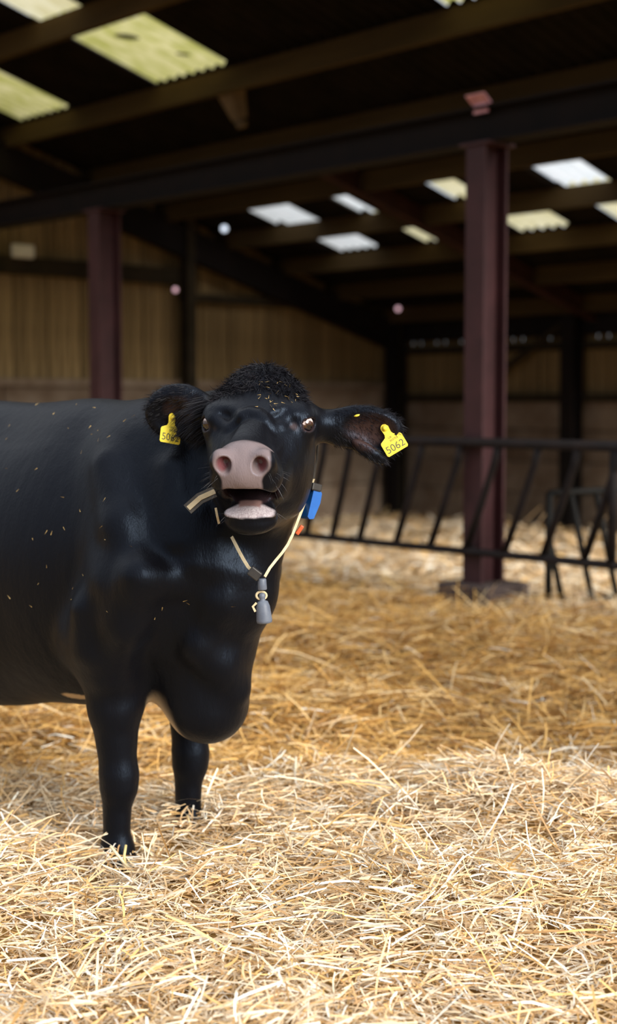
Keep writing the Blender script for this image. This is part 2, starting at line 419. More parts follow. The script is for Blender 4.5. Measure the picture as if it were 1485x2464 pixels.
RL = Matrix.Rotation(math.radians(-24), 4, 'Y')
MB().lathe([(.05, -.30), (.06, -.24), (.045, -.23)], 14, RL).build('bulb_guard', M_lamp, t, True)
m = MB()
for (za, ra, zb, rb) in ((-.22, .075, .10, .15),):
    m.lathe([(ra, za), (rb, zb), (rb + .02, zb + .02), (rb, zb + .05)], 4, RL @ Matrix.Rotation(math.pi / 4, 4, 'Z'))
m.build('reflector', M_lamp, t)
MB().box(RL.to_3x3() @ Vector((0, 0, .19)), (.14, .14, .12), RL.to_3x3(), .02).build('gear_box', M_lamp, t)
MB().box((0, 0, .30), (.04, .16, .18)).build('bracket', M_lamp, t)
MB().tube([(.16, .1, .12), (.2, .2, .0), (.16, .28, -.06)], .03, 8).build('cable', M_beam, t, True)

# ------------------------------------------------------------------ feed barrier
SB = -.20
fb = empty('feed_barrier', B(SB, 6.56, .3)); fb.rotation_euler = BROT.to_euler()
tag(fb, 'dark steel feed barrier of slanting bars running behind the cow to the right edge', 'barrier')
def usb(px):
    a = np.array([(px - 742.5) / FPX, 1.0]); t = (SB + S0) / (a @ N); return float((a * t) @ D) - 6.56
ZT, ZBt = .79, .03                                       # local heights of the two rails
uR, uL = usb(1560), usb(100)
MB().tube([(0, uR, ZT), (0, uL, ZT)], .036, 10).build('top_rail', M_bars, fb, True)
MB().tube([(0, uR, ZBt), (0, (uR + uL) / 2 - 1, ZBt - .01), (0, uL, ZBt)], .028, 10).build('bottom_rail', M_bars, fb, True)
bots = [1408, 1308, 1215, 1123, 1036, 954, 866, 800, 737]
tops = [1492, 1392, 1297, 1199, 1110, 1017, 917, 845, 783]
prs = [(usb(b), usb(t_)) for b, t_ in zip(bots, tops)]
for k in range(6): prs.append((prs[-1][0] + .27, prs[-1][1] + .27))
for ub, ut in prs:
    if ub > uL: continue
    MB().tube([(0, ut, ZT), (0, ut + (ub - ut) * .12, ZT - .14), (0, ut + (ub - ut) * .5, (ZT + ZBt) / 2 - .04), (0, ub, ZBt)], .026, 8).build('slanted_bar', M_bars, fb, True)
MB().tube([(.0, usb(1478), ZT + .02), (.0, usb(1476), ZBt - .02)], .03, 8).build('end_post', M_bars, fb, True)
MB().tube([(.0, usb(330), ZT + .02), (.0, usb(330), -.35)], .03, 8).build('end_post', M_bars, fb, True)
MB().box((.04, 0, ZT), (.03, .1, .06)).build('bracket', M_bars, fb); MB().box((.04, 0, ZBt), (.03, .1, .06)).build('bracket', M_bars, fb)

# small hurdle behind the barrier
h0 = at(1319, 1464, 9.78); h1 = at(1560, 1452, 10.35)
dv = Vector((h1.x - h0.x, h1.y - h0.y, 0)); Lh = dv.length
hd = empty('metal_hurdle', h0, math.atan2(dv.y, dv.x)); tag(hd, 'low black metal hurdle with diagonal bars standing behind the barrier at the right edge', 'hurdle')
Hh = .80
MB().tube([(0, 0, Hh), (Lh, 0, Hh)], .026, 8).build('top_rail', M_hurdle, hd, True)
MB().tube([(0, 0, .02), (Lh, 0, .02)], .026, 8).build('bottom_rail', M_hurdle, hd, True)
for x in (0, Lh): MB().tube([(x, 0, Hh), (x, 0, -.04)], .026, 8).build('upright', M_hurdle, hd, True)
for xb, xt, zt in ((.14, .0, .50), (.43, .20, Hh), (.68, .45, Hh)):
    MB().tube([(xt, .0, zt), (xb, .0, .02)], .022, 8).build('diagonal_bar', M_hurdle, hd, True)

# ------------------------------------------------------------------ the cow: one continuous body grown from blended volumes
CO = Vector((-.465, 4.36, 0)); FW = np.array([.76, -.65]); FW /= np.linalg.norm(FW)
CANG = math.atan2(FW[1], FW[0])
CM = Matrix.Translation(CO) @ Matrix.Rotation(CANG, 4, 'Z'); CMI = CM.inverted()
CR3 = np.array(CM.to_3x3())
def w2c(p): return np.array(CMI @ Vector(p))
YAW, PIT = math.radians(6.2), math.radians(19)
hx = np.array([math.cos(YAW), -math.sin(YAW), 0.])
hf = np.array([-math.sin(YAW) * math.cos(PIT), -math.cos(YAW) * math.cos(PIT), -math.sin(PIT)])
hv = np.cross(hf, hx); hv = -hv if hv[2] < 0 else hv
EYES = np.array(at(621, 1018, 3.86))
HR = np.stack([hx, hf, hv])                              # rows: head axes in the world
HRC = HR @ CR3                                            # rows: head axes in cow space
EC = w2c(EYES)
def H(x, f, v): return EC + np.array([x, f, v]) @ HRC     # head coordinates to cow space
I3 = np.eye(3)
class Ell:
    def __init__(s, c, r, R=I3, k=.05, op='u', rot=None):
        s.c = np.asarray(c, float); s.r = np.asarray(r, float); s.R = np.asarray(R, float); s.k = k; s.op = op
        if rot is not None: s.R = rot @ s.R
    def box(s):
        e = np.sqrt(((s.R * s.r[:, None]) ** 2).sum(0)); return s.c - e, s.c + e
    def d(s, P):
        q = (P - s.c) @ s.R.T; k0 = np.sqrt(((q / s.r) ** 2).sum(-1)); k1 = np.sqrt(((q / s.r ** 2) ** 2).sum(-1)) + 1e-9
        return k0 * (k0 - 1) / k1
class Cap:
    def __init__(s, p, q, r1, r2, k=.05, op='u', sq=None):
        s.p = np.asarray(p, float); s.q = np.asarray(q, float); s.r1, s.r2, s.k, s.op = r1, r2, k, op; s.sq = sq
    def box(s):
        m = max(s.r1, s.r2) * (1 if s.sq is None else max(1, s.sq[1]))
        return np.minimum(s.p, s.q) - m, np.maximum(s.p, s.q) + m
    def d(s, P):
        ba = s.q - s.p
        if s.sq is not None:                              # section squashed (or stretched) along one axis
            ax = np.asarray(s.sq[0], float); ax = ax - ba * (ax @ ba) / (ba @ ba); ax /= np.linalg.norm(ax); fct = s.sq[1]
            e = (P - s.p) @ ax; P = P + (e * (1 / fct - 1))[..., None] * ax
        pa = P - s.p
        t = np.clip(pa @ ba / (ba @ ba), 0, 1)
        dd = np.sqrt(((pa - t[..., None] * ba) ** 2).sum(-1)) - (s.r1 + (s.r2 - s.r1) * t)
        return dd * (min(1, s.sq[1]) if s.sq is not None else 1)
def rotx(a): c, s_ = math.cos(a), math.sin(a); return np.array([[1, 0, 0], [0, c, s_], [0, -s_, c]])
def roty(a): c, s_ = math.cos(a), math.sin(a); return np.array([[c, 0, -s_], [0, 1, 0], [s_, 0, c]])
def rotz(a): c, s_ = math.cos(a), math.sin(a); return np.array([[c, s_, 0], [-s_, c, 0], [0, 0, 1]])
PR = []
def ell(*a, **k): PR.append(Ell(*a, **k))
def cap(*a, **k): PR.append(Cap(*a, **k))
def hell(x, f, v, r, k=.03, op='u', rot=None, both=False):
    for sg in ((1, -1) if both else (1,)):
        rr = rot
        if rot is not None and sg < 0: Mx = np.diag([-1., 1, 1]); rr = Mx @ rot @ Mx
        PR.append(Ell(H(sg * x, f, v), r, HRC, k, op, rr))
def hcap(a, b, r1, r2, k=.03, op='u', sq=None):
    PR.append(Cap(H(*a), H(*b), r1, r2, k, op, None if sq is None else (np.asarray(sq[0], float) @ HRC, sq[1])))
Z = np.array([0, 0, 1.]); A_ = np.array([1., 0, 0]); L_ = np.array([0, 1., 0])
# trunk (a forward, l to the cow's left, z up)
ell((-.90, 0, .835), (.90, .385, .51), k=.10)
ell((-1.25, 0, .98), (.46, .33, .40), k=.12)
ell((-.28, 0, .88), (.48, .325, .475), k=.10)
cap((-.15, 0, 1.27), (-1.45, 0, 1.265), .085, .09, k=.12)
ell((.08, 0, .92), (.34, .27, .40), k=.10)
for sg in (1, -1):
    cap((.02, sg * .13, 1.20), (.14, sg * .235, .86), .085, .11, k=.09)       # shoulder blade to point of shoulder
    cap((.13, sg * .22, .84), (-.03, sg * .215, .66), .105, .105, k=.08)      # upper arm to elbow
    ell((-1.52, sg * .17, .95), (.20, .15, .30), k=.10)
# neck and dewlap
NB = H(-.03, -.24, -.145)
cap((.02, 0, 1.10), NB, .215, .135, k=.09, sq=(Z, 1.15))
cap((.0, 0, 1.26), H(0, -.24, -.10), .10, .10, k=.10)
cap((.13, 0, .93), H(-.03, -.20, -.20), .19, .115, k=.09)
cap(H(-.01, -.15, -.32), (.375, -.01, .81), .080, .07, k=.08)
cap((.375, -.01, .81), (.235, .0, .62), .07, .085, k=.08)
cap((.222, 0, .60), (.215, .0, .47), .11, .115, k=.09)
cap((.20, .0, .49), (-.02, .0, .62), .10, .11, k=.08)
# legs
def foreleg(l0, a0, az):
    cap((-.02 + a0, l0, .66), (.0 + a0, l0 * .98, .46), .105, .078, k=.07)
    cap((.0 + a0, l0 * .98, .46), (.005 + a0, l0 * .95, .27), .076, .054, k=.03)
    ell((.012 + a0, l0 * .95, .235), (.058, .056, .075), k=.03)
    cap((.0 + a0, l0 * .95, .20), (-.005 + a0, l0 * .95, .04), .043, .037, k=.03, sq=(A_, 1.15))
    ell((.0 + a0, l0 * .95, .015), (.055, .047, .05), k=.03)
    cap((.005 + a0, l0 * .95, .0), (.05 + a0, l0 * .95, -.07), .043, .05, k=.02)
foreleg(-.185, .0, 0)
foreleg(.165, -.03, 0)
for sg in (1, -1):                                        # hind legs with hock
    cap((-1.50, sg * .18, .80), (-1.38, sg * .19, .58), .16, .11, k=.09)
    cap((-1.38, sg * .19, .58), (-1.62, sg * .18, .38), .085, .058, k=.05)
    ell((-1.645, sg * .18, .36), (.05, .045, .06), k=.03)
    cap((-1.63, sg * .18, .35), (-1.58, sg * .18, .06), .045, .042, k=.03)
    cap((-1.58, sg * .18, .04), (-1.53, sg * .18, -.07), .045, .052, k=.02)
cap((-1.66, 0, 1.25), (-1.76, 0, .95), .05, .03, k=.05); cap((-1.76, 0, .95), (-1.77, 0, .45), .03, .025, k=.02); ell((-1.77, 0, .40), (.04, .04, .12), k=.03)
ell((-1.30, 0, .50), (.2, .15, .13), k=.06)
# head (x to the cow's left, f to the muzzle, v up out of the face)
hell(0, -.085, -.035, (.135, .15, .12), .05)
hell(0, -.115, .030, (.100, .085, .096), .05)
hell(.10, -.03, .020, (.045, .05, .034), .035, both=True)
hell(.118, -.012, -.004, (.036, .045, .044), .03, both=True)
hcap((0, .00, -.018), (0, .225, -.025), .062, .052, .045, sq=((1, 0, 0), 1.12))
hcap((0, .03, -.09), (0, .22, -.07), .095, .066, .05)
hell(.082, -.03, -.13, (.062, .15, .135), .06, both=True)
hell(0, .245, -.030, (.084, .07, .058), .035)
hell(.056, .285, -.002, (.030, .032, .034), .025, both=True)
hell(0, .275, -.040, (.058, .045, .036), .025)
hell(.05, .245, -.062, (.042, .06, .036), .03, both=True)
hell(.050, .005, .024, (.045, .05, .030), .03, both=True)
for sg in (1, -1):
    hcap((sg * .088, .045, .034), (sg * .064, .075, .036), .020, .020, .025, 's'); hcap((sg * .064, .075, .036), (sg * .072, .14, .010), .020, .015, .025, 's')
hcap((0, -.06, -.245), (0, .160, -.200), .092, .052, .06)
hell(0, .205, -.196, (.070, .055, .037), .03)
hell(0, .215, -.172, (.070, .038, .013), .014)
hell(.076, .13, -.11, (.022, .06, .05), .03, both=True)
hell(0, .27, -.107, (.067, .17, .043), .010, op='s')
hell(.036, .27, -.108, (.036, .17, .042), .010, op='s', both=True)
hell(0, .185, -.160, (.034, .045, .010), .008)
hell(.052, .325, -.001, (.0185, .050, .0235), .008, op='s', both=True, rot=roty(.35) @ rotz(-.35))
hell(.132, .008, .0, (.0265, .0265, .0195), .006, op='s', both=True)
# ears
hcap((.12, -.10, -.03), (.20, -.12, -.060), .047, .040, .035)
hcap((-.12, -.10, -.01), (-.18, -.13, -.02), .052, .042, .04)
rE = rotx(.10) @ roty(.05)
hell(.275, -.115, -.055, (.112, .030, .066), .03, rot=roty(.06))
hell(.315, -.105, -.082, (.062, .028, .062), .03, rot=roty(.75))
hell(.300, -.076, -.045, (.078, .030, .044), .012, op='s', rot=roty(.10))
hell(.318, -.072, -.080, (.040, .024, .040), .015, op='s', rot=roty(.75))
hell(.295, -.066, -.108, (.058, .016, .020), .012, rot=roty(.62))
hell(-.246, -.150, -.022, (.100, .034, .084), .03, rot=roty(-.15))
hell(-.265, -.118, -.028, (.068, .028, .054), .012, op='s', rot=roty(-.15))

def field(P, prims):
    g = None
    d = np.full(P.shape[:-1], .5)
    for p in prims:
        e = p.d(P)
        if p.op == 'u':
            h = np.maximum(p.k - np.abs(d - e), 0) / p.k; d = np.minimum(d, e) - h * h * p.k * .25
        else:
            e = -e; h = np.maximum(p.k - np.abs(d - e), 0) / p.k; d = np.maximum(d, e) + h * h * p.k * .25
    return d
def march(px, py, sink):
    o = np.array(CMI @ Vector((0, 0, EYE))); r = np.array(CMI.to_3x3() @ ray(px, py).normalized()); t = 3.2
    for _ in range(60):
        e = float(field((o + r * t)[None], PR)[0])
        if e < .0008 or t > 6: break
        t += e * .8
    return o + r * (t + sink)
for pts, rad in (([(262, 1120), (292, 1260), (338, 1385)], .030), ([(338, 1385), (400, 1392), (470, 1402)], .016), ([(338, 1388), (300, 1500), (268, 1620)], .034),
                 ([(560, 1380), (530, 1450), (480, 1560)], .022), ([(480, 1560), (530, 1600), (570, 1660)], .022), ([(205, 1470), (214, 1560)], .03),
                 ([(520, 1280), (512, 1360)], .014), ([(470, 1240), (462, 1350)], .014), ([(415, 1130), (420, 1300)], .018)):
    q_ = [march(a, b, rad * .72) for a, b in pts]
    for a, b in zip(q_[:-1], q_[1:]): cap(a, b, rad, rad, k=.075)
q_ = [march(a, b, .005) for a, b in [(516, 1008), (535, 1022), (554, 1031), (571, 1017), (585, 1001), (604, 994), (623, 999), (640, 1015), (656, 1032), (673, 1026), (688, 1009), (706, 1000)]]
for a, b in zip(q_[:-1], q_[1:]): cap(a, b, .008, .008, k=.022)   # folded brow skin over the nose ridge
VX = .0095
lo = np.array([-1.92, -.75, -.16]); hi = np.array([1.08, .52, 1.56])
n_ = np.ceil((hi - lo) / VX).astype(int) + 1
Fd = np.full(n_, .5, dtype=np.float32)
axs = [lo[i] + VX * np.arange(n_[i]) for i in range(3)]
for p in PR:
    a, b = p.box(); pad = p.k + .03
    i0 = np.clip(np.floor((a - pad - lo) / VX).astype(int), 0, n_ - 1); i1 = np.clip(np.ceil((b + pad - lo) / VX).astype(int) + 1, 1, n_)
    sl = tuple(slice(i0[i], i1[i]) for i in range(3))
    P = np.stack(np.meshgrid(*[axs[i][sl[i]] for i in range(3)], indexing='ij'), -1)
    e = p.d(P).astype(np.float32); d = Fd[sl]
    if p.op == 'u':
        h = np.maximum(p.k - np.abs(d - e), 0) / p.k; Fd[sl] = np.minimum(d, e) - h * h * p.k * .25
    else:
        e = -e; h = np.maximum(p.k - np.abs(d - e), 0) / p.k; Fd[sl] = np.maximum(d, e) + h * h * p.k * .25
# surface nets
ins = Fd < 0
c8 = sum(ins[i:n_[0] - 1 + i, j:n_[1] - 1 + j, k:n_[2] - 1 + k].astype(np.int8) for i in (0, 1) for j in (0, 1) for k in (0, 1))
cells = np.argwhere((c8 > 0) & (c8 < 8))
idx = np.full(np.array(n_) - 1, -1, dtype=np.int64); idx[tuple(cells.T)] = np.arange(len(cells))
acc = np.zeros((len(cells), 3)); cnt = np.zeros(len(cells))
cor = [(i, j, k) for i in (0, 1) for j in (0, 1) for k in (0, 1)]
for a in cor:
    for ax in range(3):
        if a[ax]: continue
        b = list(a); b[ax] = 1
        fa = Fd[tuple((cells + a).T)]; fb_ = Fd[tuple((cells + b).T)]
        m_ = (fa < 0) != (fb_ < 0); t_ = np.where(m_, fa / np.where(m_, fa - fb_, 1), 0)
        pt = cells + np.array(a); pt = pt.astype(float); pt[:, ax] += t_
        acc[m_] += pt[m_]; cnt[m_] += 1
CV = lo + VX * acc / cnt[:, None]
quads = []
for ax in range(3):
    b1, b2 = (ax + 1) % 3, (ax + 2) % 3
    s0_ = [slice(1, n_[i] - 1) for i in range(3)]; s0_[ax] = slice(0, n_[ax] - 1)
    s1_ = list(s0_); s1_[ax] = slice(1, n_[ax])
    A, Bq = ins[tuple(s0_)], ins[tuple(s1_)]
    off = np.array([0 if i == ax else 1 for i in range(3)])
    for cond, flip in ((A & ~Bq, False), (~A & Bq, True)):
        e = np.argwhere(cond) + off
        if not len(e): continue
        def cell(u_, v_):
            q = e.copy(); q[:, b1] -= u_; q[:, b2] -= v_; return idx[tuple(q.T)]
        q = np.stack([cell(0, 0), cell(1, 0), cell(1, 1), cell(0, 1)], 1)
        quads.append(q[:, ::-1] if flip else q)
Q = np.concatenate(quads)
def project(P, it=3):
    P = P.copy()
    for _ in range(it):
        for c0 in range(0, len(P), 60000):
            q = P[c0:c0 + 60000]; e = 5e-4
            f0 = field(q, PR)
            g = np.stack([field(q + np.eye(3)[i] * e, PR) - f0 for i in range(3)], 1) / e
            q -= (np.clip(f0, -.004, .004) / np.maximum((g * g).sum(1), .15))[:, None] * g
            P[c0:c0 + 60000] = q
    return P
bm = bmesh.new()
for v in CV: bm.verts.new(v)
bm.verts.ensure_lookup_table()
for q in Q: bm.faces.new([bm.verts[i] for i in q])
hc = (CV - EC) @ HRC.T                                    # head coordinates of each vertex
hm = (hc[:, 1] > -.20) & (hc[:, 2] > -.30) & (np.linalg.norm(hc, axis=1) < .48)
bm.verts.index_update()
ed = [e for e in bm.edges if hm[e.verts[0].index] and hm[e.verts[1].index]]
bmesh.ops.subdivide_edges(bm, edges=ed, cuts=1, use_grid_fill=True)
fm = lambda v: (np.array(v.co) - EC) @ HRC.T
bm.verts.index_update(); bm.verts.ensure_lookup_table()
VV = np.array([v.co for v in bm.verts]); hq = (VV - EC) @ HRC.T
fine = (hq[:, 1] > .10) & (np.abs(hq[:, 0]) < .13) & (hq[:, 2] > -.22)
ed = [e for e in bm.edges if fine[e.verts[0].index] and fine[e.verts[1].index]]
bmesh.ops.subdivide_edges(bm, edges=ed, cuts=1, use_grid_fill=True)
bm.verts.index_update()
VV = project(np.array([v.co for v in bm.verts]), 4)
for v, c in zip(bm.verts, VV): v.co = c
for f in bm.faces: f.smooth = True
me = bpy.data.meshes.new('cow'); bm.to_mesh(me); bm.free()
hq = (VV - EC) @ HRC.T; X, Fh, Vh = hq.T
nrm0 = np.empty(len(VV) * 3, dtype=np.float32); me.vertices.foreach_get('normal', nrm0); nrm0 = nrm0.reshape(-1, 3)
hn0 = nrm0 @ HRC.T
inhead = np.linalg.norm(hq, axis=1) < .5
C = np.tile(np.array([.0036, .0034, .0046]), (len(VV), 1))
def mixc(mask, c):
    global C
    C = C * (1 - mask[:, None]) + np.asarray(c) * mask[:, None]
ss = sstep
nz_ = (vnoise(VV[:, 0] * 40 + 100, VV[:, 2] * 40 + VV[:, 1] * 31 + 90, 11) - .5)
# pale underline between the forelegs and along the belly
bel = ss(.02, .0, np.abs(VV[:, 1] + .085) - .04 + nz_ * .02) * ss(.54, .50, VV[:, 2] + nz_ * .03) * (VV[:, 0] > -.12) * ss(.20, .17, VV[:, 0]) * (nrm0[:, 2] < -.15) * (VV[:, 0] < .30) * ss(.13, .10, np.abs(VV[:, 1]))
mixc(bel * (VV[:, 2] > .2), (.62, .46, .28))
bp = march(182, 1676, 0)
mixc(ss(1.1, .8, np.sqrt(((VV[:, 0] - bp[0]) / .05) ** 2 + ((VV[:, 2] - bp[2]) / .014) ** 2) + nz_ * .5) * (VV[:, 1] < 0), (.62, .44, .25))
# muzzle pad
wid = .050 + .022 * ss(-.045, .0, Vh)
pad = ss(.004, -.004, np.abs(X) - wid + nz_ * .006) * ss(.222, .236, Fh + nz_ * .01) * ss(.043, .034, Vh) * ss(-.080, -.074, Vh)
mixc(pad * inhead, (.165, .128, .132))
rim = ss(.05, .062, np.hypot((np.abs(X) - .056) * 1.0, Vh + .002) * -1 + .09) * 0
nos = ss(.0205, .012, np.hypot((np.abs(X) - .052), (Vh + .001) * .8)) * ss(.315, .295, Fh) * (Fh > .22) * ((hn0[:, 0] * np.sign(X) * (np.abs(X) - .052) + hn0[:, 2] * (Vh + .001)) < .0015)
mixc(nos * inhead, (.13, .045, .05))
lip = ss(.008, -.002, np.abs(X) - .062) * ss(-.177, -.170, Vh + nz_ * .010) * ss(-.142, -.153, Vh) * ss(.20, .215, Fh)
mixc(lip * inhead, (.38, .33, .35) + (vnoise(X * 500, Fh * 900 + Vh * 900, 77) - .5)[:, None] * .22)
mouth = (ss(.080, .074, np.abs(X)) * ss(.044, .038, np.abs(Vh + .110)) * ss(.245, .225, Fh) * (Fh > .05))
mixc(mouth * inhead * (1 - lip), (.020, .012, .014))
ton = ss(.034, .024, np.abs(X)) * ss(-.132, -.137, Vh) * ss(-.170, -.162, Vh) * ss(.188, .200, Fh) * ss(.226, .215, Fh)
mixc(ton * inhead, (.22, .13, .12))
eye = ss(.034, .024, np.linalg.norm((hq - np.array([.128, .01, 0])) * [1, 1, 1.25], axis=1)) + ss(.034, .024, np.linalg.norm((hq - np.array([-.128, .01, 0])) * [1, 1, 1.25], axis=1))
mixc(np.clip(eye, 0, 1) * .55, (.09, .055, .055))
tear = ss(.022, .010, np.linalg.norm((hq - np.array([.100, .035, -.004])), axis=1)) + ss(.022, .010, np.linalg.norm((hq - np.array([-.100, .035, -.004])), axis=1))
mixc(np.clip(tear, 0, 1) * .6, (.12, .085, .085))
earL = ss(.085, .04, np.hypot((X - .30), (Vh + .055) * 1.5)) * (X > .2) * (Fh > -.125)
earR = ss(.06, .03, np.hypot((X + .24), (Vh + .01) * 1.2)) * (X < -.17) * (Fh > -.16)
mixc(np.clip(earL + earR, 0, 1) * .8, (.045, .024, .020))
rough = np.where(inhead & (Fh > -.2), .34, .42)
rough = rough * (1 - np.clip(pad + lip + nos + mouth, 0, 1) * inhead) + .30 * np.clip(pad + lip + nos + mouth, 0, 1) * inhead
set_col(me, np.c_[C, rough])
def cow_material():
    m = bpy.data.materials.new('black_coat'); m.use_nodes = True; t = m.node_tree; p = t.nodes['Principled BSDF']
    a = t.nodes.new('ShaderNodeAttribute'); a.attribute_name = 'Col'
    t.links.new(a.outputs['Color'], p.inputs['Base Color'])
    t.links.new(a.outputs['Alpha'], p.inputs['Roughness'])
    p.inputs['Specular IOR Level'].default_value = .16; p.inputs['Specular Tint'].default_value = (.52, .70, 1, 1)
    p.inputs['Sheen Weight'].default_value = .012; p.inputs['Sheen Roughness'].default_value = .45; p.inputs['Sheen Tint'].default_value = (.6, .72, 1, 1)
    co = t.nodes.new('ShaderNodeTexCoord'); mp = t.nodes.new('ShaderNodeMapping'); mp.inputs['Scale'].default_value = (1.0, 1.0, .28)
    mp.inputs['Rotation'].default_value = (0, .35, 0)
    t.links.new(co.outputs['Object'], mp.inputs[0])
    n1 = t.nodes.new('ShaderNodeTexNoise'); n1.inputs['Scale'].default_value = 260; n1.inputs['Detail'].default_value = 3
    n2 = t.nodes.new('ShaderNodeTexNoise'); n2.inputs['Scale'].default_value = 22; n2.inputs['Detail'].default_value = 5
    t.links.new(mp.outputs[0], n1.inputs[0]); t.links.new(mp.outputs[0], n2.inputs[0])
    b1 = t.nodes.new('ShaderNodeBump'); b1.inputs['Strength'].default_value = .5; b1.inputs['Distance'].default_value = .002
    b2 = t.nodes.new('ShaderNodeBump'); b2.inputs['Strength'].default_value = .35; b2.inputs['Distance'].default_value = .012
    t.links.new(n1.outputs[0], b1.inputs['Height']); t.links.new(n2.outputs[0], b2.inputs['Height'])
    t.links.new(b2.outputs[0], b1.inputs['Normal']); t.links.new(b1.outputs[0], p.inputs['Normal'])
    return m
M_coat = cow_material()
M_hair = pmat('black_hair', (.010, .010, .014), (.012, .011, .015), 20, .5, spec=.15)
cow = link('cow', me, M_coat); cow.matrix_world = CM
tag(cow, 'black cow with its mouth open, head turned to the camera, standing in straw', 'cow')

# eyes
M_eye = bpy.data.materials.new('eyeball'); M_eye.use_nodes = True
_t = M_eye.node_tree; _p = _t.nodes['Principled BSDF']; _p.inputs['Roughness'].default_value = .04; _p.inputs['Specular IOR Level'].default_value = .8
_a = _t.nodes.new('ShaderNodeAttribute'); _a.attribute_name = 'Col'; _t.links.new(_a.outputs['Color'], _p.inputs['Base Color'])
for sg in (1, -1):
    m = MB(); bmesh.ops.create_uvsphere(m.bm, u_segments=28, v_segments=20, radius=.0245)
    o = m.build('eye', M_eye, cow, True); o.location = Vector(H(sg * .1265, .006, 0))
    gaze = np.array([sg * .66, .70, -.30]) @ HRC; gaze /= np.linalg.norm(gaze)
    co_ = np.array([v.co for v in o.data.vertices]); ca = (co_ @ gaze) / .0245
    cc = np.where((ca > .86)[:, None], [.006, .005, .008], np.where((ca > .62)[:, None], [.05, .022, .012], [.62, .50, .48]))
    set_col(o.data, cc)

# hair on the poll, the ears' rims and the chin
def strands(name, roots, dirs, length, width, nseg=4, curl=.25, mat=None, grav=(0, 0, -.3)):
    n = len(roots); roots = np.asarray(roots); dirs = np.asarray(dirs); dirs = dirs / np.linalg.norm(dirs, axis=1)[:, None]
    Ls = length * rng.uniform(.55, 1.25, n); bend = rng.normal(0, curl, (n, 3)) + np.array(grav)
    side = np.cross(dirs, rng.normal(0, 1, (n, 3))); side /= np.linalg.norm(side, axis=1)[:, None]
    V = np.zeros((n, nseg + 1, 2, 3)); p = roots.copy(); d = dirs.copy()
    for k in range(nseg + 1):
        ww = width * (1 - .9 * k / nseg) / 2
        V[:, k, 0] = p - side * ww; V[:, k, 1] = p + side * ww
        d = d + bend / nseg; d /= np.linalg.norm(d, axis=1)[:, None]; p = p + d * (Ls / nseg)[:, None]
    b = (np.arange(n) * (nseg + 1) * 2)[:, None]
    Fq = np.concatenate([b + np.array([[2 * k, 2 * k + 1, 2 * k + 3, 2 * k + 2]]) for k in range(nseg)])
    o = link(name, mesh_np(name, V.reshape(-1, 3), Fq, True), mat or M_hair, cow); o['kind'] = 'stuff'
    return o
nb = np.empty(len(VV) * 3, dtype=np.float32); me.vertices.foreach_get('normal', nb); nrm = nb.reshape(-1, 3).astype(float)
hn = nrm @ HRC.T
def pick(mask, n):
    i = np.flatnonzero(mask); return rng.choice(i, n)
i = pick(inhead & (Vh > .045) & (Fh < -.03) & (np.abs(X) < .13), 5200)
jit = rng.normal(0, .003, (len(i), 3))
sw = np.stack([X[i] * 5 + rng.normal(0, .35, len(i)) + .5 * np.sin(X[i] * 60), .55 + rng.normal(0, .3, len(i)), -.15 + rng.normal(0, .25, len(i))], 1)
strands('poll_hair', VV[i] + jit - nrm[i] * .002, (hn[i] * .30 + sw * .8) @ HRC, .024, .0022, 4, .5)
earm = inhead & (np.abs(X) > .19) & (Fh < -.02) & (Vh > -.16) & (Fh > -.21) & ~((X < 0) & (Vh < -.10))
i = pick(earm, 5200)
sw = np.stack([np.sign(X[i]) * .8, rng.normal(.1, .2, len(i)), np.where(Vh[i] > -.04, .15, -.45) + rng.normal(0, .15, len(i))], 1)
strands('ear_hair', VV[i] - nrm[i] * .002, (hn[i] * .30 + sw) @ HRC, .020, .0013, 3, .2)
# tuft across the right ear's hollow and whiskers round the muzzle
i = pick(inhead & (X > -.19) & (X < -.15) & (Fh < -.06) & (Fh > -.16) & (Vh > -.09) & (Vh < .05) & (hn[:, 1] > .1), 500)
strands('ear_hair', VV[i], (hn[i] * .5 + np.array([-.9, .25, -.45])) @ HRC, .055, .0016, 4, .15)
i = pick(inhead & (Fh > .20) & (np.abs(X) > .062) & (Vh < -.02) & (Vh > -.19), 90)
M_whisk = pmat('grey_whisker', (.12, .12, .13), rough=.5)
strands('whiskers', VV[i], (hn[i] + np.array([0, .4, -.15])) @ HRC, .030, .0004, 4, .15, M_whisk)

# ------------------------------------------------------------------ collar and ear tags
from mathutils.bvhtree import BVHTree
bvh = BVHTree.FromPolygons([CM @ v.co for v in me.vertices], [p.vertices[:] for p in me.polygons])
def touch(px, py, lift=.008):                             # point just proud of the coat along a sight line
    o = Vector((0, 0, EYE)); r = ray(px, py).normalized(); h = bvh.ray_cast(o, r)[0]
    return h - r * lift if h is not None else None
M_rope = pmat('cream_strap', (.50, .40, .24), (.66, .55, .36), 30, .7)
M_web = pmat('dark_webbing', (.045, .04, .035), (.08, .07, .06), 60, .7)
M_plas = pmat('grey_plastic', (.085, .10, .14), (.13, .15, .19), 30, .5, spec=.4)
M_black = pmat('black_plastic', (.012, .012, .014), (.03, .025, .02), 30, .5)
M_blue = pmat('blue_plastic', (.006, .085, .36), (.01, .12, .44), 20, .45)
cl = empty('neck_collar', at(632, 1390, 3.80))
tag(cl, 'cream neck collar with a grey hanging weight on the black cow', 'collar')
ci = Matrix.Translation(-cl.location)
cen = np.array(CM @ Vector(H(-.01, -.20, -.13)))
ring = []
wf = lambda p: float(field(np.array(CMI @ Vector(p))[None], PR)[0])
e1 = hx; e2 = np.array([0, .22, .97])
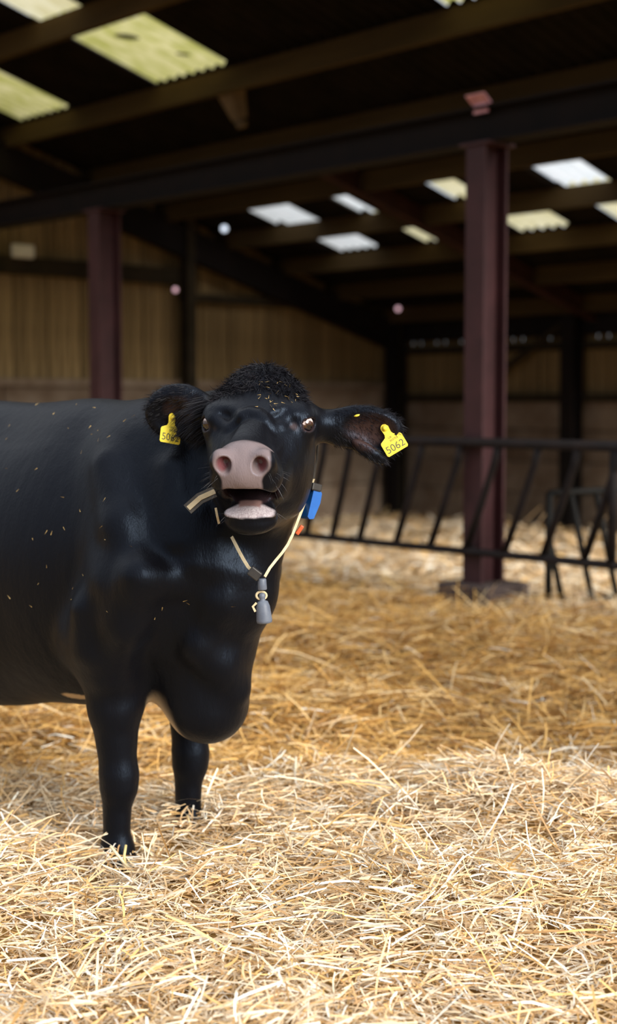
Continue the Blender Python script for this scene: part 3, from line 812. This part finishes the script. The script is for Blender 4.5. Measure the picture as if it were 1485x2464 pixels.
for k in range(25):
    an = math.radians(-38 + 222 * k / 24)
    dr = e1 * math.cos(an) + e2 * math.sin(an); r_ = .06
    while wf(cen + dr * r_) < .006 and r_ < .195: r_ += .006
    ring.append(Vector(cen + dr * r_))
def vpts(lst, Y0, Y1):
    out = []
    for i, (a, b) in enumerate(lst):
        Y = Y0 + (Y1 - Y0) * i / (len(lst) - 1); p = touch(a, b, .012)
        q = at(a, b, Y)
        out.append(p if (p is not None and p.y < q.y) else q)
    return out
YJ = 3.80
vr = vpts([(703, 1289), (692, 1311), (679, 1330), (664, 1348), (649, 1367), (637, 1388)], 3.92, YJ)
vl = vpts([(558, 1292), (566, 1308), (575, 1326), (586, 1346), (597, 1364), (609, 1376)], 3.92, YJ)
MB().ribbon([ci @ p for p in [ring[0]] + vr], Vector((.3, -1, .2)), .0075, .003).build('right_strap', M_rope, cl)
MB().ribbon([ci @ p for p in vl], Vector((-.3, -1, .2)), .0085, .003).build('left_strap', M_rope, cl)
MB().ribbon([ci @ p for p in ring], [Vector(p) - Vector(cen) for p in ring], .028, .004).build('neck_strap', M_web, cl)
def frame(px, py, Y, rot=0, yaw=0, pitch=0):              # a rest frame facing the viewer's side: x right, y up, z out
    P = at(px, py, Y)
    R = Matrix(((1, 0, 0), (0, 0, -1), (0, 1, 0)))
    return P, R @ Matrix.Rotation(yaw, 3, 'Y') @ Matrix.Rotation(pitch, 3, 'X') @ Matrix.Rotation(rot, 3, 'Z')
P, R = frame(613, 1380, YJ - .006, math.radians(-38)); o = MB().box((0, 0, 0), (.034, .026, .022), bevel=.003).build('slide_buckle', M_black, cl); o.matrix_local = ci @ Matrix.Translation(P) @ R.to_4x4()
P, R = frame(631, 1405, YJ, math.radians(2)); o = MB().lathe([(.011, -.016), (.0125, -.014), (.0115, .012), (.010, .0145)], 16, Matrix.Rotation(-math.pi / 2, 4, 'X')).build('connector', M_plas, cl, True); o.matrix_local = ci @ Matrix.Translation(P) @ R.to_4x4()
P, R = frame(629, 1433, YJ + .002); th = [2 * math.pi * k / 20 for k in range(20)]
o = MB().tube([(.0135 * math.cos(a), .0105 * math.sin(a), 0) for a in th], .0035, 8, True).build('ring', M_rope, cl, True); o.matrix_local = ci @ Matrix.Translation(P) @ R.to_4x4()
P, R = frame(634, 1468, YJ, math.radians(5)); o = MB().lathe([(.014, -.036), (.0205, -.034), (.0215, -.028), (.0185, .010), (.014, .0235), (.0075, .026), (.0075, .032), (.009, .036), (.008, .044), (.004, .047)], 20, Matrix.Rotation(-math.pi / 2, 4, 'X')).build('weight', M_plas, cl, True); o.matrix_local = ci @ Matrix.Translation(P) @ R.to_4x4()
P, R = frame(613, 1463, YJ - .005); o = MB().ribbon([(.005, .014, 0), (-.005, .004, 0), (.002, -.010, 0)], Vector((0, 0, 1)), .006, .0025).build('clip', M_rope, cl); o.matrix_local = ci @ Matrix.Translation(P) @ R.to_4x4()
pa, pb = at(517, 1183, 3.80), at(451, 1226, 3.79); mid = (pa + pb) / 2 + Vector((-.003, 0, .006))
st = MB().ribbon([ci @ pa, ci @ mid, ci @ pb], Vector((.2, -1, .5)), .031, .003).build('strap_end', M_web, cl)
up_ = Vector((.2, -1, .5)).normalized() * .003
MB().ribbon([ci @ (pa + up_), ci @ (mid + up_), ci @ (pb + up_ + (mid - pb) * .06)], Vector((.2, -1, .5)), .0135, .002).build('tan_stripe', M_rope, st)
MB().ribbon([ci @ at(519, 1222, 3.80), ci @ at(523, 1243, 3.795), ci @ at(527, 1260, 3.80)], Vector((.2, -1, .2)), .006, .003).build('strap_loop', M_rope, cl)
P, R = frame(749, 1206, 4.0, math.radians(-13), math.radians(35)); o = MB().prism([(-.016, -.046), (-.008, -.052), (.006, -.048), (.018, -.002), (.018, .026), (.010, .034), (-.012, .034)], .040).build('transponder', M_blue, cl); o.matrix_local = ci @ Matrix.Translation(P) @ R.to_4x4()
P, R = frame(754, 1172, 4.0, math.radians(-13), math.radians(35)); o = MB().box((0, 0, 0), (.034, .022, .042), bevel=.004).build('transponder_cap', M_black, cl); o.matrix_local = ci @ Matrix.Translation(P) @ R.to_4x4()
P, R = frame(721, 1275, 3.99, math.radians(-35)); M_or = pmat('orange_plastic', (.55, .10, .03), rough=.5); o = MB().box((0, 0, 0), (.012, .030, .012), bevel=.003).build('orange_toggle', M_or, cl); o.matrix_local = ci @ Matrix.Translation(P) @ R.to_4x4()

M_tag = pmat('yellow_tag', (.80, .62, .045), (.86, .70, .085), 60, .45, spec=.4)
M_ink = pmat('tag_ink', (.10, .10, .06), rough=.6)
def text_mesh(s_, size, x, y, z, parent, name):
    cu = bpy.data.curves.new(name, 'FONT'); cu.body = s_; cu.size = size; cu.align_x = 'CENTER'; cu.align_y = 'CENTER'; cu.extrude = .0002
    tmp = bpy.data.objects.new(name, cu); col.objects.link(tmp); bpy.context.view_layer.update()
    mm = bpy.data.meshes.new_from_object(tmp.evaluated_get(bpy.context.evaluated_depsgraph_get())); bpy.data.objects.remove(tmp)
    o = link(name, mm, M_ink, parent); mm.materials.clear(); mm.materials.append(M_ink); o.location = (x, y, z); return o
def ear_tag(label, P, R, sx_=1.0):
    arc = [(.012 * math.cos(a), .0405 + .012 * math.sin(a)) for a in np.linspace(-.35, math.pi + .35, 13)]
    out = arc + [(-.0105, .024), (-.014, .0165), (-.032, .009), (-.0345, .004), (-.0345, -.030), (-.031, -.034), (.031, -.034), (.0345, -.030), (.0345, .004), (.032, .009), (.014, .0165), (.0105, .024)]
    t = MB().prism([(x * sx_, y) for x, y in out], .002).build('ear_tag', M_tag)
    t.matrix_world = Matrix.Translation(P) @ R.to_4x4(); tag(t, label, 'ear tag', None)
    MB().lathe([(.009, 0), (.0085, .0025), (.005, .004), (.0045, .0065), (.002, .0075)], 16, Matrix.Translation((0, .0405, .001))).build('stud', M_tag, t, True)
    text_mesh('5062', .0285, 0, -.018, .00115, t, 'number')
    text_mesh('UK', .0085, 0, .0115, .00115, t, 'country_code')
    text_mesh('303755', .0085, .006, .0025, .00115, t, 'herd_number')
    return t
TL = touch(919, 1029, .010)
P, R = frame(944, 1061, TL.y - .001, math.radians(31), math.radians(-6), math.radians(-4)); tl = ear_tag('yellow ear tag numbered 5062 in the cow\'s ear on the right of the picture', P, R, .95)
TR = touch(410, 1020, .012)
P, R = frame(411, 1038, TR.y - .004, math.radians(-10), math.radians(36), math.radians(-5)); tr_ = ear_tag('yellow ear tag half covered by hair in the cow\'s ear on the left', P, R, .95)
P, R = frame(858, 995, touch(862, 1003, 0).y + .004 if touch(862, 1003, 0) else 3.86, math.radians(22)); o = MB().lathe([(.012, -.002), (.012, .001), (.006, .003)], 16, Matrix.Rotation(-.9, 4, 'X')).build('tag_button', M_tag, None, True)
o.matrix_world = Matrix.Translation(P) @ R.to_4x4(); tag(o, 'small yellow tag button on the upper rim of the cow\'s ear at right', 'ear tag')
# black ear hair that falls over the left tag
n_h = 150
rr_ = np.stack([np.array(CMI @ (P0)) for P0 in [at(440 + rng.uniform(-14, 18), 994 + rng.uniform(-12, 54), TR.y - .034) for _ in range(n_h)]])
dd_ = np.stack([(np.array([-.75, -.1, -.55]) + rng.normal(0, .12, 3)) @ CR3 for _ in range(n_h)])
strands('tag_hair', rr_, dd_, .036, .0020, 4, .12)

# ------------------------------------------------------------------ straw
def blades(name, x, y, z, L, wd, phi, pit, colr, nseg=3, bend=.5, droop=.35):
    n = len(x); P = np.stack([x, y, z], 1)
    bz = rng.normal(0, bend, n); V = np.zeros((n, nseg + 1, 2, 3)); p = P.copy()
    roll = rng.normal(0, .7, n)
    for k in range(nseg + 1):
        ph = phi + bz * (k / nseg - .5); pt = pit - droop * (k / nseg) * np.abs(rng.normal(.6, .5, n))
        d = np.stack([np.cos(ph) * np.cos(pt), np.sin(ph) * np.cos(pt), np.sin(pt)], 1)
        sd = np.stack([-np.sin(ph), np.cos(ph), np.zeros(n)], 1); up = np.cross(d, sd)
        sv = sd * np.cos(roll)[:, None] + up * np.sin(roll)[:, None]
        w_ = (wd * (1 if 0 < k < nseg else .8) / 2)[:, None]
        V[:, k, 0] = p - sv * w_; V[:, k, 1] = p + sv * w_
        p = p + d * (L / nseg)[:, None]
    lim = ground(V[..., 0].ravel(), V[..., 1].ravel()).reshape(V.shape[:-1]) - .006
    V[..., 2] = np.maximum(V[..., 2], lim)
    b = (np.arange(n) * (nseg + 1) * 2)[:, None]
    Fq = np.concatenate([b + np.array([[2 * k, 2 * k + 1, 2 * k + 3, 2 * k + 2]]) for k in range(nseg)])
    m_ = mesh_np(name, V.reshape(-1, 3), Fq)
    set_col(m_, np.repeat(colr, (nseg + 1) * 2, axis=0))
    return link(name, m_, M_straw)
PALE = np.array([[.86, .73, .55], [.80, .62, .40], [.74, .51, .28], [.68, .43, .17], [.92, .86, .76], [.50, .30, .14]])
GOLD = np.array([[.74, .45, .15], [.66, .38, .11], [.78, .54, .25], [.52, .28, .08], [.38, .19, .06], [.80, .61, .36]])
def palette(n, fresh):
    a = PALE[rng.choice(6, n, p=[.24, .24, .20, .14, .12, .06])]; b = GOLD[rng.choice(6, n, p=[.26, .24, .18, .16, .08, .08])]
    m_ = (rng.random(n) < fresh)[:, None]
    c = np.where(m_, a, b) * rng.uniform(.8, 1.15, n)[:, None]
    return np.clip(c, 0, .95)
def freshness(x, y):
    s = x * N[0] + y * N[1] - S0
    return np.clip(1 - .95 * sstep(4.7, 5.7, y + (vnoise(x * 1.5, y * 1.5, 21) - .5) * 1.0) + .9 * sstep(-.9, .4, s), .03, 1)
def bed(y0, y1, dens, Lr, wr, hz, name='straw_bedding', steep=.07, margin=.35):
    A = (y1 - y0) * (2 * margin + .4343 * (y0 + y1) / 2); n = int(A * dens)
    y = np.sqrt(rng.uniform(y0 ** 2, y1 ** 2, n)) if margin < .2 else rng.uniform(y0, y1, n)
    hw = .2171 * y + margin; x = rng.uniform(-1, 1, n) * hw
    keep = (rng.random(n) < hw / hw.max()) & (x * N[0] + y * N[1] - S0 < 7.1) & (x * D[0] + y * D[1] < 14.2); x, y = x[keep], y[keep]; n = len(x)
    L = np.exp(rng.normal(math.log(Lr), .5, n)).clip(Lr * .3, Lr * 3); wd = rng.uniform(wr * .55, wr * 1.35, n)
    phi = rng.uniform(0, 2 * math.pi, n) + 0
    sw = vnoise(x * 4 + 3, y * 4 + 9, 31) * 9; phi = np.where(rng.random(n) < .45, sw + rng.normal(0, .5, n), phi)
    pit = rng.normal(.04, .16, n); st_ = rng.random(n) < steep; pit = np.where(st_, rng.uniform(.25, .95, n), pit)
    z = ground(x, y) + rng.random(n) ** 1.5 * hz
    c = palette(n, freshness(x, y))
    return blades(name, x, y, z, L, wd, phi, pit, c)
s_near = bed(2.75, 5.6, 8000, .075, .0047, .06)
s_mid = bed(5.4, 9.9, 2700, .13, .0068, .075)
n_o = 16000                                               # thinner litter out to the sides
yo = rng.uniform(.4, 9.5, n_o); xo = (.2171 * yo + .25 + rng.uniform(0, 2.6, n_o)) * rng.choice([-1, 1], n_o)
s_side = blades('straw_bedding', xo, yo, ground(xo, yo) + rng.random(n_o) * .04, np.exp(rng.normal(math.log(.13), .4, n_o)).clip(.04, .35), rng.uniform(.005, .012, n_o), rng.uniform(0, 6.283, n_o), rng.normal(.04, .15, n_o), palette(n_o, freshness(xo, yo)))
tag(s_side, 'scattered straw bedding at the two sides of the pen', 'straw', None, 'stuff')
s_far = bed(9.7, 22, 420, .16, .012, .05, margin=.6)
for o, lb in ((s_near, 'pale fresh straw bedding in front of and under the cow'), (s_mid, 'golden tangled straw bedding between the cow and the feed barrier'), (s_far, 'pale straw bedding beyond the feed barrier')):
    tag(o, lb, 'straw', None, 'stuff')
# a few long stalks that stand out
def stalk(pts, wd, c, label):
    m_ = MB().tube(pts, wd, 6); o = m_.build('straw_stalk', None, None, True)
    mt = pmat('loose_stalk', c, tuple(np.array(c) * .85), 30, .5); o.data.materials.append(mt)
    tag(o, label, 'straw', 'loose straw stalks'); return o
def gp(px, py, lift, Y): p = at(px, py, Y); return Vector((p.x, p.y, p.z + lift))
stalk([at(905, 1876, 4.72), at(960, 1897, 4.68), at(1010, 1930, 4.6), at(1062, 1972, 4.5)], .0035, (.84, .74, .5), 'long pale stalk lying diagonally across the crest right of the cow')
stalk([at(712, 1822, 4.95), at(710, 1868, 4.9), at(708, 1925, 4.82)], .0045, (.86, .80, .62), 'pale stalk standing upright in the straw right of the cow\'s legs')
stalk([at(450, 1962, 4.40), at(458, 1984, 4.38), at(438, 2016, 4.36)], .004, (.80, .62, .32), 'bent golden stalk across the cow\'s far front leg')
stalk([at(266, 2036, 4.02), at(290, 2066, 4.0), at(320, 2098, 3.97)], .0045, (.85, .74, .48), 'pale stalk crossing the cow\'s near front hoof, slanting down right')
stalk([at(303, 2034, 4.03), at(299, 2060, 4.0), at(305, 2090, 3.98)], .004, (.84, .66, .28), 'golden stalk upright against the cow\'s near front hoof')
# flecks of straw on the coat
i = np.flatnonzero(inhead & (Vh > .052) & (Vh < .10) & (np.abs(X - .055) < .055) & (Fh > -.075)); i = rng.choice(i, 30)
j = np.flatnonzero((~inhead) & (VV[:, 2] > .75) & (VV[:, 1] < -.05)); j = rng.choice(j, 110)
k = np.r_[i, j]; tg = np.cross(nrm[k], rng.normal(0, 1, (len(k), 3)))
o = strands('coat_flecks', VV[k] + nrm[k] * .004, tg, .013, .0022, 2, .1, pmat('fleck', (.40, .27, .10), rough=.7), (0, 0, 0))
i2 = np.r_[i]; o['label'] = 'small flecks of straw caught in the coat'
